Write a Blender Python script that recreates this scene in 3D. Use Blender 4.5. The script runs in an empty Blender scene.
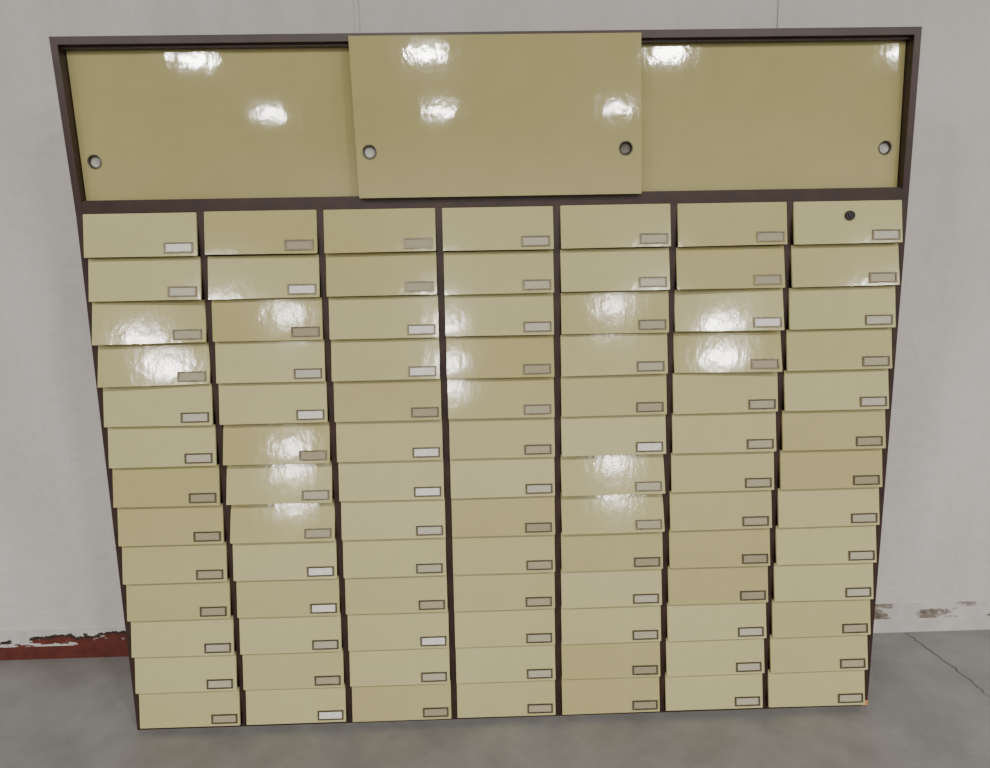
import bpy, bmesh, math, random
from mathutils import Matrix, Vector
random.seed(7)
W=2.7; s=0.022; H=2.362; ZS=1.8364; Z0=1.698; PI_=0.1397; WALL_Y=0.505
scene=bpy.context.scene
col=scene.collection

# ---------------------------------------------------------------- materials
def new_mat(name):
    m=bpy.data.materials.new(name); m.use_nodes=True
    nt=m.node_tree; b=nt.nodes['Principled BSDF']
    return m,nt,b
def N(nt,t,**kw):
    n=nt.nodes.new(t)
    for k,v in kw.items():
        if k in n.inputs: n.inputs[k].default_value=v
        else: setattr(n,k,v)
    return n
def ramp(nt,fac,stops):
    r=nt.nodes.new('ShaderNodeValToRGB')
    e=r.color_ramp.elements
    while len(e)<len(stops): e.new(0.5)
    for el,(p,c) in zip(e,stops):
        el.position=p; el.color=(c[0],c[1],c[2],1)
    nt.links.new(fac,r.inputs['Fac']); return r.outputs['Color']
def noise(nt,scale,detail=4,rough=.5,vec=None,mapscale=None):
    n=N(nt,'ShaderNodeTexNoise',Scale=scale,Detail=detail,Roughness=rough)
    tc=nt.nodes.new('ShaderNodeTexCoord'); src=tc.outputs['Object']
    if vec is not None: src=vec
    if mapscale:
        mp=nt.nodes.new('ShaderNodeMapping'); mp.inputs['Scale'].default_value=mapscale
        nt.links.new(src,mp.inputs['Vector']); src=mp.outputs['Vector']
    nt.links.new(src,n.inputs['Vector']); return n.outputs['Fac']
def mix(nt,fac,a,b,blend='MIX'):
    m=nt.nodes.new('ShaderNodeMix'); m.data_type='RGBA'; m.blend_type=blend
    for sock,v in ((m.inputs['Factor'],fac),(m.inputs['A'],a),(m.inputs['B'],b)):
        if isinstance(v,(int,float)): sock.default_value=v
        elif isinstance(v,tuple): sock.default_value=(*v,1)
        else: nt.links.new(v,sock)
    return m.outputs['Result']
def bump(nt,b,h,strength,dist=0.01):
    n=N(nt,'ShaderNodeBump',Strength=strength,Distance=dist)
    nt.links.new(h,n.inputs['Height']); nt.links.new(n.outputs['Normal'],b.inputs['Normal'])
def math_(nt,op,a,b=None):
    n=nt.nodes.new('ShaderNodeMath'); n.operation=op
    for i,v in enumerate((a,b)):
        if v is None: continue
        if isinstance(v,(int,float)): n.inputs[i].default_value=v
        else: nt.links.new(v,n.inputs[i])
    return n.outputs[0]

def paint_mat(name,c1,c2,rough,wav=0.12,use_rand=True):
    m,nt,b=new_mat(name)
    if use_rand:
        oi=nt.nodes.new('ShaderNodeObjectInfo')
        base=ramp(nt,oi.outputs['Random'],[(0,c1),(1,c2)])
    else: base=ramp(nt,noise(nt,1.3,2),[(.3,c1),(.7,c2)])
    mot=ramp(nt,noise(nt,9,5,.6),[(.3,(.94,.935,.92)),(.7,(1,1,1))])
    c=mix(nt,1.0,base,mot,'MULTIPLY')
    sp=ramp(nt,noise(nt,160,2,.5),[(.74,(0,0,0)),(.80,(1,1,1))])
    c=mix(nt,sp,c,(.18,.14,.08))
    nt.links.new(c,b.inputs['Base Color'])
    rr=nt.nodes.new('ShaderNodeMapRange'); rr.inputs['To Min'].default_value=rough*.6; rr.inputs['To Max'].default_value=rough*1.4
    nt.links.new(noise(nt,6,3),rr.inputs['Value']); nt.links.new(rr.outputs[0],b.inputs['Roughness'])
    b.inputs['IOR'].default_value=1.55
    bump(nt,b,noise(nt,26,3,.5,mapscale=(1,1,.6)),wav,0.004)
    return m
M_draw=paint_mat('cream_enamel_drawer',(.485,.43,.195),(.57,.53,.275),.09,.10)
M_door=paint_mat('cream_enamel_door',(.405,.36,.16),(.445,.40,.185),.05,.08,False)
m,nt,b=new_mat('dark_brown_paint')
nt.links.new(ramp(nt,noise(nt,14,4),[(.3,(.026,.011,.008)),(.7,(.044,.019,.014))]),b.inputs['Base Color'])
b.inputs['Roughness'].default_value=.38; M_brown=m
m,nt,b=new_mat('dark_interior'); b.inputs['Roughness'].default_value=.7
nt.links.new(ramp(nt,noise(nt,8),[(.3,(.016,.009,.007)),(.7,(.026,.016,.012))]),b.inputs['Base Color']); M_int=m
m,nt,b=new_mat('aged_steel_frame'); b.inputs['Metallic'].default_value=.7; b.inputs['Roughness'].default_value=.35
nt.links.new(ramp(nt,noise(nt,60,3),[(.3,(.075,.06,.04)),(.7,(.17,.145,.10))]),b.inputs['Base Color']); M_brass=m
m,nt,b=new_mat('label_paper_white'); b.inputs['Roughness'].default_value=.6
nt.links.new(ramp(nt,noise(nt,40,3),[(.3,(.76,.74,.68)),(.7,(.86,.84,.79))]),b.inputs['Base Color']); M_white=m
m,nt,b=new_mat('label_paper_aged'); b.inputs['Roughness'].default_value=.5
oi=nt.nodes.new('ShaderNodeObjectInfo')
nt.links.new(ramp(nt,oi.outputs['Random'],[(0,(.32,.28,.17)),(.6,(.40,.36,.24)),(1,(.52,.49,.39))]),b.inputs['Base Color']); M_aged=m
m,nt,b=new_mat('pull_steel'); b.inputs['Metallic'].default_value=.9; b.inputs['Roughness'].default_value=.35
nt.links.new(ramp(nt,noise(nt,50,3),[(.3,(.10,.09,.07)),(.7,(.2,.18,.14))]),b.inputs['Base Color']); M_steel=m
m,nt,b=new_mat('pull_cup_grey'); b.inputs['Metallic'].default_value=.3; b.inputs['Roughness'].default_value=.4
nt.links.new(ramp(nt,noise(nt,50,3),[(.3,(.28,.28,.25)),(.7,(.42,.42,.38))]),b.inputs['Base Color']); M_cup=m
m,nt,b=new_mat('pull_cup_dark'); b.inputs['Metallic'].default_value=.5; b.inputs['Roughness'].default_value=.4
nt.links.new(ramp(nt,noise(nt,50,3),[(.3,(.07,.065,.055)),(.7,(.12,.11,.09))]),b.inputs['Base Color']); M_cupd=m
m,nt,b=new_mat('black_plastic'); b.inputs['Roughness'].default_value=.35
nt.links.new(ramp(nt,noise(nt,50,3),[(.3,(.010,.010,.010)),(.7,(.02,.02,.02))]),b.inputs['Base Color']); M_black=m
m,nt,b=new_mat('bare_wood'); nt.links.new(ramp(nt,noise(nt,70,3),[(.3,(.45,.22,.07)),(.7,(.6,.34,.13))]),b.inputs['Base Color']); M_wood=m

# wall
m,nt,b=new_mat('painted_concrete_wall'); b.inputs['Roughness'].default_value=.5
c=ramp(nt,noise(nt,.9,5,.55),[(.3,(.57,.54,.525)),(.7,(.67,.64,.625))])
c2=ramp(nt,noise(nt,2.2,6,.65,mapscale=(1.4,1,.35)),[(.35,(.90,.90,.89)),(.6,(1,1,1))])
c=mix(nt,1.0,c,c2,'MULTIPLY')
sp=ramp(nt,noise(nt,38,5,.7),[(.71,(0,0,0)),(.745,(1,1,1))])
c=mix(nt,math_(nt,'MULTIPLY',sp,.55),c,(.22,.18,.15))
nt.links.new(c,b.inputs['Base Color'])
bump(nt,b,noise(nt,14,8,.65),.7,.014); M_wall=m
# baseboard
m,nt,b=new_mat('peeling_base_paint'); b.inputs['Roughness'].default_value=.5
tc=nt.nodes.new('ShaderNodeTexCoord'); sx=nt.nodes.new('ShaderNodeSeparateXYZ'); nt.links.new(tc.outputs['Object'],sx.inputs[0])
X,Z=sx.outputs['X'],sx.outputs['Z']
nz=noise(nt,9,6,.65)
hz=math_(nt,'ADD',Z,math_(nt,'MULTIPLY',math_(nt,'SUBTRACT',nz,.5),.16))
left_peel=math_(nt,'GREATER_THAN',hz,.104)
edge=math_(nt,'MULTIPLY',math_(nt,'GREATER_THAN',hz,.092),math_(nt,'LESS_THAN',hz,.108))
red=ramp(nt,noise(nt,20,4),[(.3,(.085,.016,.012)),(.7,(.14,.03,.02))])
white=ramp(nt,noise(nt,12,4),[(.3,(.50,.48,.465)),(.7,(.63,.605,.59))])
cl=mix(nt,left_peel,red,white); cl=mix(nt,edge,cl,(.03,.016,.013))
nchip=noise(nt,10,5,.7,mapscale=(.6,1,2.0))
wchip=math_(nt,'MULTIPLY',math_(nt,'GREATER_THAN',nchip,.57),math_(nt,'GREATER_THAN',Z,.06))
cl=mix(nt,wchip,cl,white)
nb=noise(nt,13,6,.75,mapscale=(.6,1,1.8))
chip=math_(nt,'MULTIPLY',math_(nt,'GREATER_THAN',nb,.525),math_(nt,'GREATER_THAN',Z,.065))
cr=mix(nt,chip,white,ramp(nt,noise(nt,30,4),[(.35,(.11,.085,.07)),(.65,(.33,.28,.24))]))
c=mix(nt,math_(nt,'GREATER_THAN',X,.3),cl,cr)
nt.links.new(c,b.inputs['Base Color']); bump(nt,b,hz,.5,.02); M_base=m
# floor
m,nt,b=new_mat('concrete_floor')
c=ramp(nt,noise(nt,.8,6,.6),[(.3,(.23,.225,.217)),(.7,(.325,.32,.31))])
c2=ramp(nt,noise(nt,5,8,.7),[(.3,(.72,.72,.72)),(.65,(1,1,1))])
c=mix(nt,1.0,c,c2,'MULTIPLY')
sp=ramp(nt,noise(nt,26,4,.7),[(.68,(0,0,0)),(.74,(1,1,1))])
c=mix(nt,math_(nt,'MULTIPLY',sp,.45),c,(.06,.055,.05))
nt.links.new(c,b.inputs['Base Color'])
rr=nt.nodes.new('ShaderNodeMapRange'); rr.inputs['To Min'].default_value=.28; rr.inputs['To Max'].default_value=.5
nt.links.new(noise(nt,3,4),rr.inputs['Value']); nt.links.new(rr.outputs[0],b.inputs['Roughness'])
bump(nt,b,noise(nt,25,6,.6),.15,.004); M_floor=m
m,nt,b=new_mat('floor_crack_dark'); nt.links.new(ramp(nt,noise(nt,30),[(.3,(.045,.043,.04)),(.7,(.12,.115,.11))]),b.inputs['Base Color']); b.inputs['Roughness'].default_value=.8; M_crack=m
m,nt,b=new_mat('ceiling_paint'); nt.links.new(ramp(nt,noise(nt,1),[(.3,(.16,.155,.15)),(.7,(.21,.20,.19))]),b.inputs['Base Color']); M_ceil=m
m,nt,b=new_mat('lamp_housing'); b.inputs['Metallic'].default_value=.5; nt.links.new(ramp(nt,noise(nt,9),[(.3,(.3,.3,.3)),(.7,(.4,.4,.4))]),b.inputs['Base Color']); M_lamp=m

# ---------------------------------------------------------------- mesh helpers
def box(bm,x0,x1,y0,y1,z0,z1,mi=0):
    v=[bm.verts.new(p) for p in [(x0,y0,z0),(x1,y0,z0),(x1,y1,z0),(x0,y1,z0),(x0,y0,z1),(x1,y0,z1),(x1,y1,z1),(x0,y1,z1)]]
    fs=[]
    for q in [(0,3,2,1),(4,5,6,7),(0,1,5,4),(1,2,6,5),(2,3,7,6),(3,0,4,7)]:
        f=bm.faces.new([v[i] for i in q]); f.material_index=mi; fs.append(f)
    return v,fs
def finish(bm,name,mats,parent=None,bevel=0,smooth=False,loc=None):
    me=bpy.data.meshes.new(name); bmesh.ops.recalc_face_normals(bm,faces=bm.faces); bm.to_mesh(me); bm.free()
    for mm in mats: me.materials.append(mm)
    o=bpy.data.objects.new(name,me); col.objects.link(o)
    if loc: o.location=loc
    if smooth:
        for p in me.polygons: p.use_smooth=True
    if parent: o.parent=parent
    if bevel:
        md=o.modifiers.new('bevel','BEVEL'); md.width=bevel; md.segments=2; md.limit_method='ANGLE'; md.angle_limit=.6
    return o

# ---------------------------------------------------------------- room
bm=bmesh.new(); box(bm,-12,14,-18.5,WALL_Y+.2,-.1,0); finish(bm,'floor',[M_floor])
bm=bmesh.new(); box(bm,-12,14,WALL_Y,WALL_Y+.2,0,5.8); finish(bm,'wall_back',[M_wall])
bm=bmesh.new(); box(bm,-12,14,-18.7,-18.5,0,5.8); finish(bm,'wall_front',[M_wall])
bm=bmesh.new(); box(bm,-12,14,-18.7,WALL_Y+.2,5.8,5.9); finish(bm,'ceiling',[M_ceil])
bm=bmesh.new(); box(bm,-12,14,WALL_Y-.006,WALL_Y,0,.135); finish(bm,'baseboard_back',[M_base])
for i,(x,w) in enumerate(((-.50,.009),(1.10,.007))):
    bm=bmesh.new(); box(bm,x-w,x+w,WALL_Y-.007,WALL_Y,.14,5.8); finish(bm,'trim_%d'%(i+1),[M_wall],bevel=.002)
def ribbon(name,pts_,w):
    bm=bmesh.new(); prev=None
    for i,(x,y) in enumerate(pts_):
        a=pts_[max(0,i-1)]; c_=pts_[min(len(pts_)-1,i+1)]
        d=Vector((c_[0]-a[0],c_[1]-a[1])).normalized(); n=Vector((-d.y,d.x))*w*random.uniform(.5,1.2)
        l=bm.verts.new((x+n.x,y+n.y,.0008)); r=bm.verts.new((x-n.x,y-n.y,.0008))
        if prev: bm.faces.new((prev[0],l,r,prev[1]))
        prev=(l,r)
    return finish(bm,name,[M_crack])
P=[]
a=Vector((1.80,.49)); b_=Vector((1.81,-.75))
for i in range(60):
    t=i/59; p=a.lerp(b_,t); P.append((p.x+random.uniform(-.007,.007)+.03*math.sin(t*5),p.y))
ribbon('floor_crack',P,.0026)

# ---------------------------------------------------------------- cabinet
cab=bpy.data.objects.new('card_drawer_cabinet',None); col.objects.link(cab)
D=.47
# the upper section leans forward slightly and is racked a touch to the left
LEAN=.014; RACK=.010
def warp(co):
    if co.z>ZS+.0001:
        t=(co.z-ZS)/(H-ZS)
        co.x-=RACK*t
        if co.y<.001: co.y-=LEAN*t
bm=bmesh.new()
for sx_ in (-1,1):
    xa,xb=(-W/2,-W/2+s) if sx_<0 else (W/2-s,W/2)
    box(bm,xa,xb,0,D,0,ZS); box(bm,xa,xb,0,D,ZS,H)
box(bm,-W/2+s,W/2-s,0,D,H-.023,H)
box(bm,-W/2+s,W/2-s,0,D,ZS,ZS+.036)
box(bm,-W/2+s,W/2-s,0,D,0,.012)
cw=(W-s)/7
for i in range(1,7):
    x=-W/2+s/2+cw*i
    box(bm,x-s/2,x+s/2,0,D,.012,ZS)
for v in bm.verts: warp(v.co)
finish(bm,'carcass',[M_brown],cab)
bm=bmesh.new(); box(bm,-W/2+s,W/2-s,D-.012,D-.002,.012,ZS); box(bm,-W/2+s-.01,W/2-s-.01,D-.012,D-.002,ZS+.036,H-.023)
finish(bm,'back_panel',[M_int],cab)
bm=bmesh.new(); box(bm,-W/2+s,W/2-s,.006,.026,ZS+.036,ZS+.041); box(bm,-W/2+s,W/2-s,.004,.026,H-.031,H-.023)
for v in bm.verts: 
    t=(v.co.z-ZS)/(H-ZS); v.co.x-=RACK*t
finish(bm,'door_tracks',[M_brown],cab)

def door(name,x0,x1,y0,y1,z0,z1,pulls,cups,lean=0):
    bm=bmesh.new(); box(bm,x0,x1,y0,y1,z0,z1)
    o=finish(bm,name,[M_door,M_steel],cab)
    objs=[o]
    for k,(px,pz) in enumerate(pulls):
        bc=bmesh.new(); bmesh.ops.create_cone(bc,cap_ends=True,segments=40,radius1=.020,radius2=.020,depth=.1,matrix=Matrix.Translation((px,y0,pz))@Matrix.Rotation(math.pi/2,4,'X'))
        cut=finish(bc,'cutter',[M_door]); 
        md=o.modifiers.new('h','BOOLEAN'); md.object=cut; md.operation='DIFFERENCE'; md.solver='EXACT'
        bpy.context.view_layer.update()
        dg=bpy.context.evaluated_depsgraph_get(); me=bpy.data.meshes.new_from_object(o.evaluated_get(dg))
        o.modifiers.clear(); o.data=me; bpy.data.objects.remove(cut)
        prof=[(.0195,y1-y0-.001,1),(.0195,-.0005,0),(.0225,-.0005,0),(.0228,-.002,0),(.0212,-.0028,0),(.0188,-.0015,0),(.0180,.004,0),(.0175,.0095,1),(.012,.0105,1),(0.0001,.0105,1)]
        bc=bmesh.new(); rings=[]; n=40
        for r,yy,mi in prof:
            rings.append([bc.verts.new((px+r*math.cos(2*math.pi*j/n),y0+yy,pz+r*math.sin(2*math.pi*j/n))) for j in range(n)])
        for q in range(len(rings)-1):
            for j in range(n):
                f=bc.faces.new((rings[q][j],rings[q][(j+1)%n],rings[q+1][(j+1)%n],rings[q+1][j])); f.material_index=1 if prof[q+1][2] and prof[q][2] else 0
        objs.append(finish(bc,name+'_pull_%d'%(k+1),[M_steel,cups[k]],cab,smooth=True))
    for ob in objs:
        for v in ob.data.vertices:
            t=(v.co.z-ZS)/(H-ZS); v.co.x-=RACK*t; v.co.y-=lean*t
    md=o.modifiers.new('bevel','BEVEL'); md.width=.001; md.segments=2; md.limit_method='ANGLE'; md.angle_limit=.8
    return o
zd0,zd1=ZS+.041,H-.031
door('sliding_door_1',-W/2+s+.002,-.38,.028,.042,zd0-.003,zd1+.006,[(-1.283,1.999)],[M_cup])
door('sliding_door_2',-.440,.462,-.028,-.016,ZS+.031,H-.012,[(-.398,2.008),(.412,2.008)],[M_cup,M_cupd],0)
door('sliding_door_3',.40,W/2-s-.002,.028,.042,zd0-.003,zd1+.006,[(1.278,2.005)],[M_cup])

# drawers
white={(0,0),(1,1),(2,2),(2,3),(1,4),(2,5),(2,6),(4,5),(1,8),(1,9),(2,10),(1,12),(5,2)}
shine={(0,2):.225,(0,3):.245,(1,5):.262,(1,6):.28,(1,7):.305,(2,2):.165,(2,3):.195,(3,2):.165,(3,3):.195,(3,4):.215,(4,6):.28,(4,7):.305,(5,2):.222,(5,3):.247}
yaws={(0,2):.062,(0,3):.048,(5,2):-.055,(5,3):-.055}
fw=cw-.0235
hh=PI_-.002
for c in range(7):
    xc=-W/2+s/2+cw*(c+.5)
    for r in range(13):
        zb=Z0-PI_*r
        rnd={0:.168,1:.198,2:.150,3:.165}.get(r,.165)+random.uniform(-.011,.011)*(.4 if r<4 else 1)
        al=shine.get((c,r),rnd)
        ph=hh*math.tan(al)
        bm=bmesh.new()
        dx=random.uniform(-.0010,.0010); dz=random.uniform(-.0010,.0010); x0=-fw/2+dx; x1=fw/2+dx
        roll=random.uniform(-.0010,.0010)
        t=.010
        yt=-.002+max(0,(ph-.024))*.75
        yb=yt-ph
        ztop=hh
        vs=[(x0,yb,0+roll),(x1,yb,0-roll),(x1,yb+t,0.001-roll),(x0,yb+t,0.001+roll),(x0,yt,ztop),(x1,yt,ztop),(x1,yt+t,ztop-.001),(x0,yt+t,ztop-.001)]
        v=[bm.verts.new(p) for p in vs]
        for q in [(0,3,2,1),(4,5,6,7),(0,1,5,4),(1,2,6,5),(2,3,7,6),(3,0,4,7)]: bm.faces.new([v[i] for i in q])
        bmesh.ops.bevel(bm,geom=list(bm.edges),offset=.0012,segments=2,affect='EDGES')
        lean=math.atan2(ph,ztop)
        Mx=Matrix.Translation((0,yb,0))@Matrix.Rotation(-lean,4,'X')
        hx1=x1-.010+random.uniform(-.002,.002); hx0=hx1-.093; hz0=.010; hz1=hz0+.034
        def lb(xa,xb,ya,yb_,za,zb_,mi):
            vv,_=box(bm,xa,xb,ya,yb_,za,zb_,mi)
            for q in vv: q.co=Mx@q.co
        e=.0045
        lb(hx0,hx1,-.0040,.0005,hz0,hz0+e,2); lb(hx0,hx1,-.0040,.0005,hz1-e,hz1,2)
        lb(hx0,hx0+e+.001,-.0040,.0005,hz0+e,hz1-e,2); lb(hx1-e-.001,hx1,-.0040,.0005,hz0+e,hz1-e,2)
        lb(hx0+e+.001,hx1-e-.001,-.0012,.0005,hz0+e,hz1-e,3)
        yw=yaws.get((c,r),0)
        for v in bm.verts: v.co.y+=v.co.x*math.tan(yw)
        box(bm,-fw/2+.006,fw/2-.006,.024,.40,.022,.118,1)
        o=finish(bm,'drawer_c%d_r%d'%(c+1,r+1),[M_draw,M_int,M_brass,M_white if (c,r) in white else M_aged],cab,loc=(xc,0,zb+dz))
        if (c,r)==(6,0):
            bk=bmesh.new()
            bmesh.ops.create_cone(bk,cap_ends=True,segments=32,radius1=.017,radius2=.015,depth=.010,matrix=Matrix.Translation((xc+.004,-.015,zb+.090))@Matrix.Rotation(math.pi/2-.0,4,'X'))
            bmesh.ops.create_cone(bk,cap_ends=True,segments=32,radius1=.008,radius2=.008,depth=.004,matrix=Matrix.Translation((xc+.004,-.021,zb+.090))@Matrix.Rotation(math.pi/2,4,'X'))
            finish(bk,'drawer_lock',[M_black],cab,bevel=.001)
bm=bmesh.new(); box(bm,W/2-s-.004,W/2-.001,-.006,.004,.004,.024); 
finish(bm,'chipped_corner',[M_wood],cab,bevel=.002)

# ---------------------------------------------------------------- lamps
def lamp(x,y):
    root=bpy.data.objects.new('high_bay_lamp',None); col.objects.link(root); root.location=(x,y,5.2)
    bm=bmesh.new(); rings=[]
    for hx,hy,z in [(.36,.27,0),(.36,.27,.05),(.22,.17,.16),(.12,.12,.18),(.12,.12,.32),(.02,.02,.34),(.02,.02,.6)]:
        rings.append([bm.verts.new((a_*hx,b2*hy,z)) for a_,b2 in ((-1,-1),(1,-1),(1,1),(-1,1))])
    for q in range(len(rings)-1):
        for j in range(4): bm.faces.new((rings[q][j],rings[q][(j+1)%4],rings[q+1][(j+1)%4],rings[q+1][j]))
    bm.faces.new(rings[-1]); finish(bm,'lamp_shade',[M_lamp],root)
    L=bpy.data.lights.new('lamp_light','AREA'); L.shape='RECTANGLE'; L.size=.56; L.size_y=.48; L.energy=228; L.color=(1,.97,.92)
    lo=bpy.data.objects.new('lamp_light',L); col.objects.link(lo); lo.parent=root; lo.location=(0,0,.005)
for x in (-9.1,-4.9,-.85,3.4,7.7,11.9):
    for y in (-15.3,-10.7,-6.1):
        if (x,y) in ((-9.1,-15.3),(7.7,-15.3),(-9.1,-10.7)): continue
        lamp(x,y)

w=bpy.data.worlds.new('w'); scene.world=w; w.use_nodes=True
w.node_tree.nodes['Background'].inputs[0].default_value=(1,.98,.95,1); w.node_tree.nodes['Background'].inputs[1].default_value=.15

# ---------------------------------------------------------------- camera
Mc=Matrix.Rotation(-.0230,3,'Z')@Matrix.Rotation(-.1747,3,'X')@Matrix.Rotation(.0189,3,'Y')
r,f,u=Mc.col[0],Mc.col[1],Mc.col[2]
m4=Matrix(((r[0],u[0],-f[0],-.0734),(r[1],u[1],-f[1],-2.333),(r[2],u[2],-f[2],1.665),(0,0,0,1)))
cam=bpy.data.cameras.new('camera'); co=bpy.data.objects.new('camera',cam); col.objects.link(co); co.matrix_world=m4
cam.sensor_width=36; cam.lens=700*36/990; cam.clip_end=100
scene.camera=co
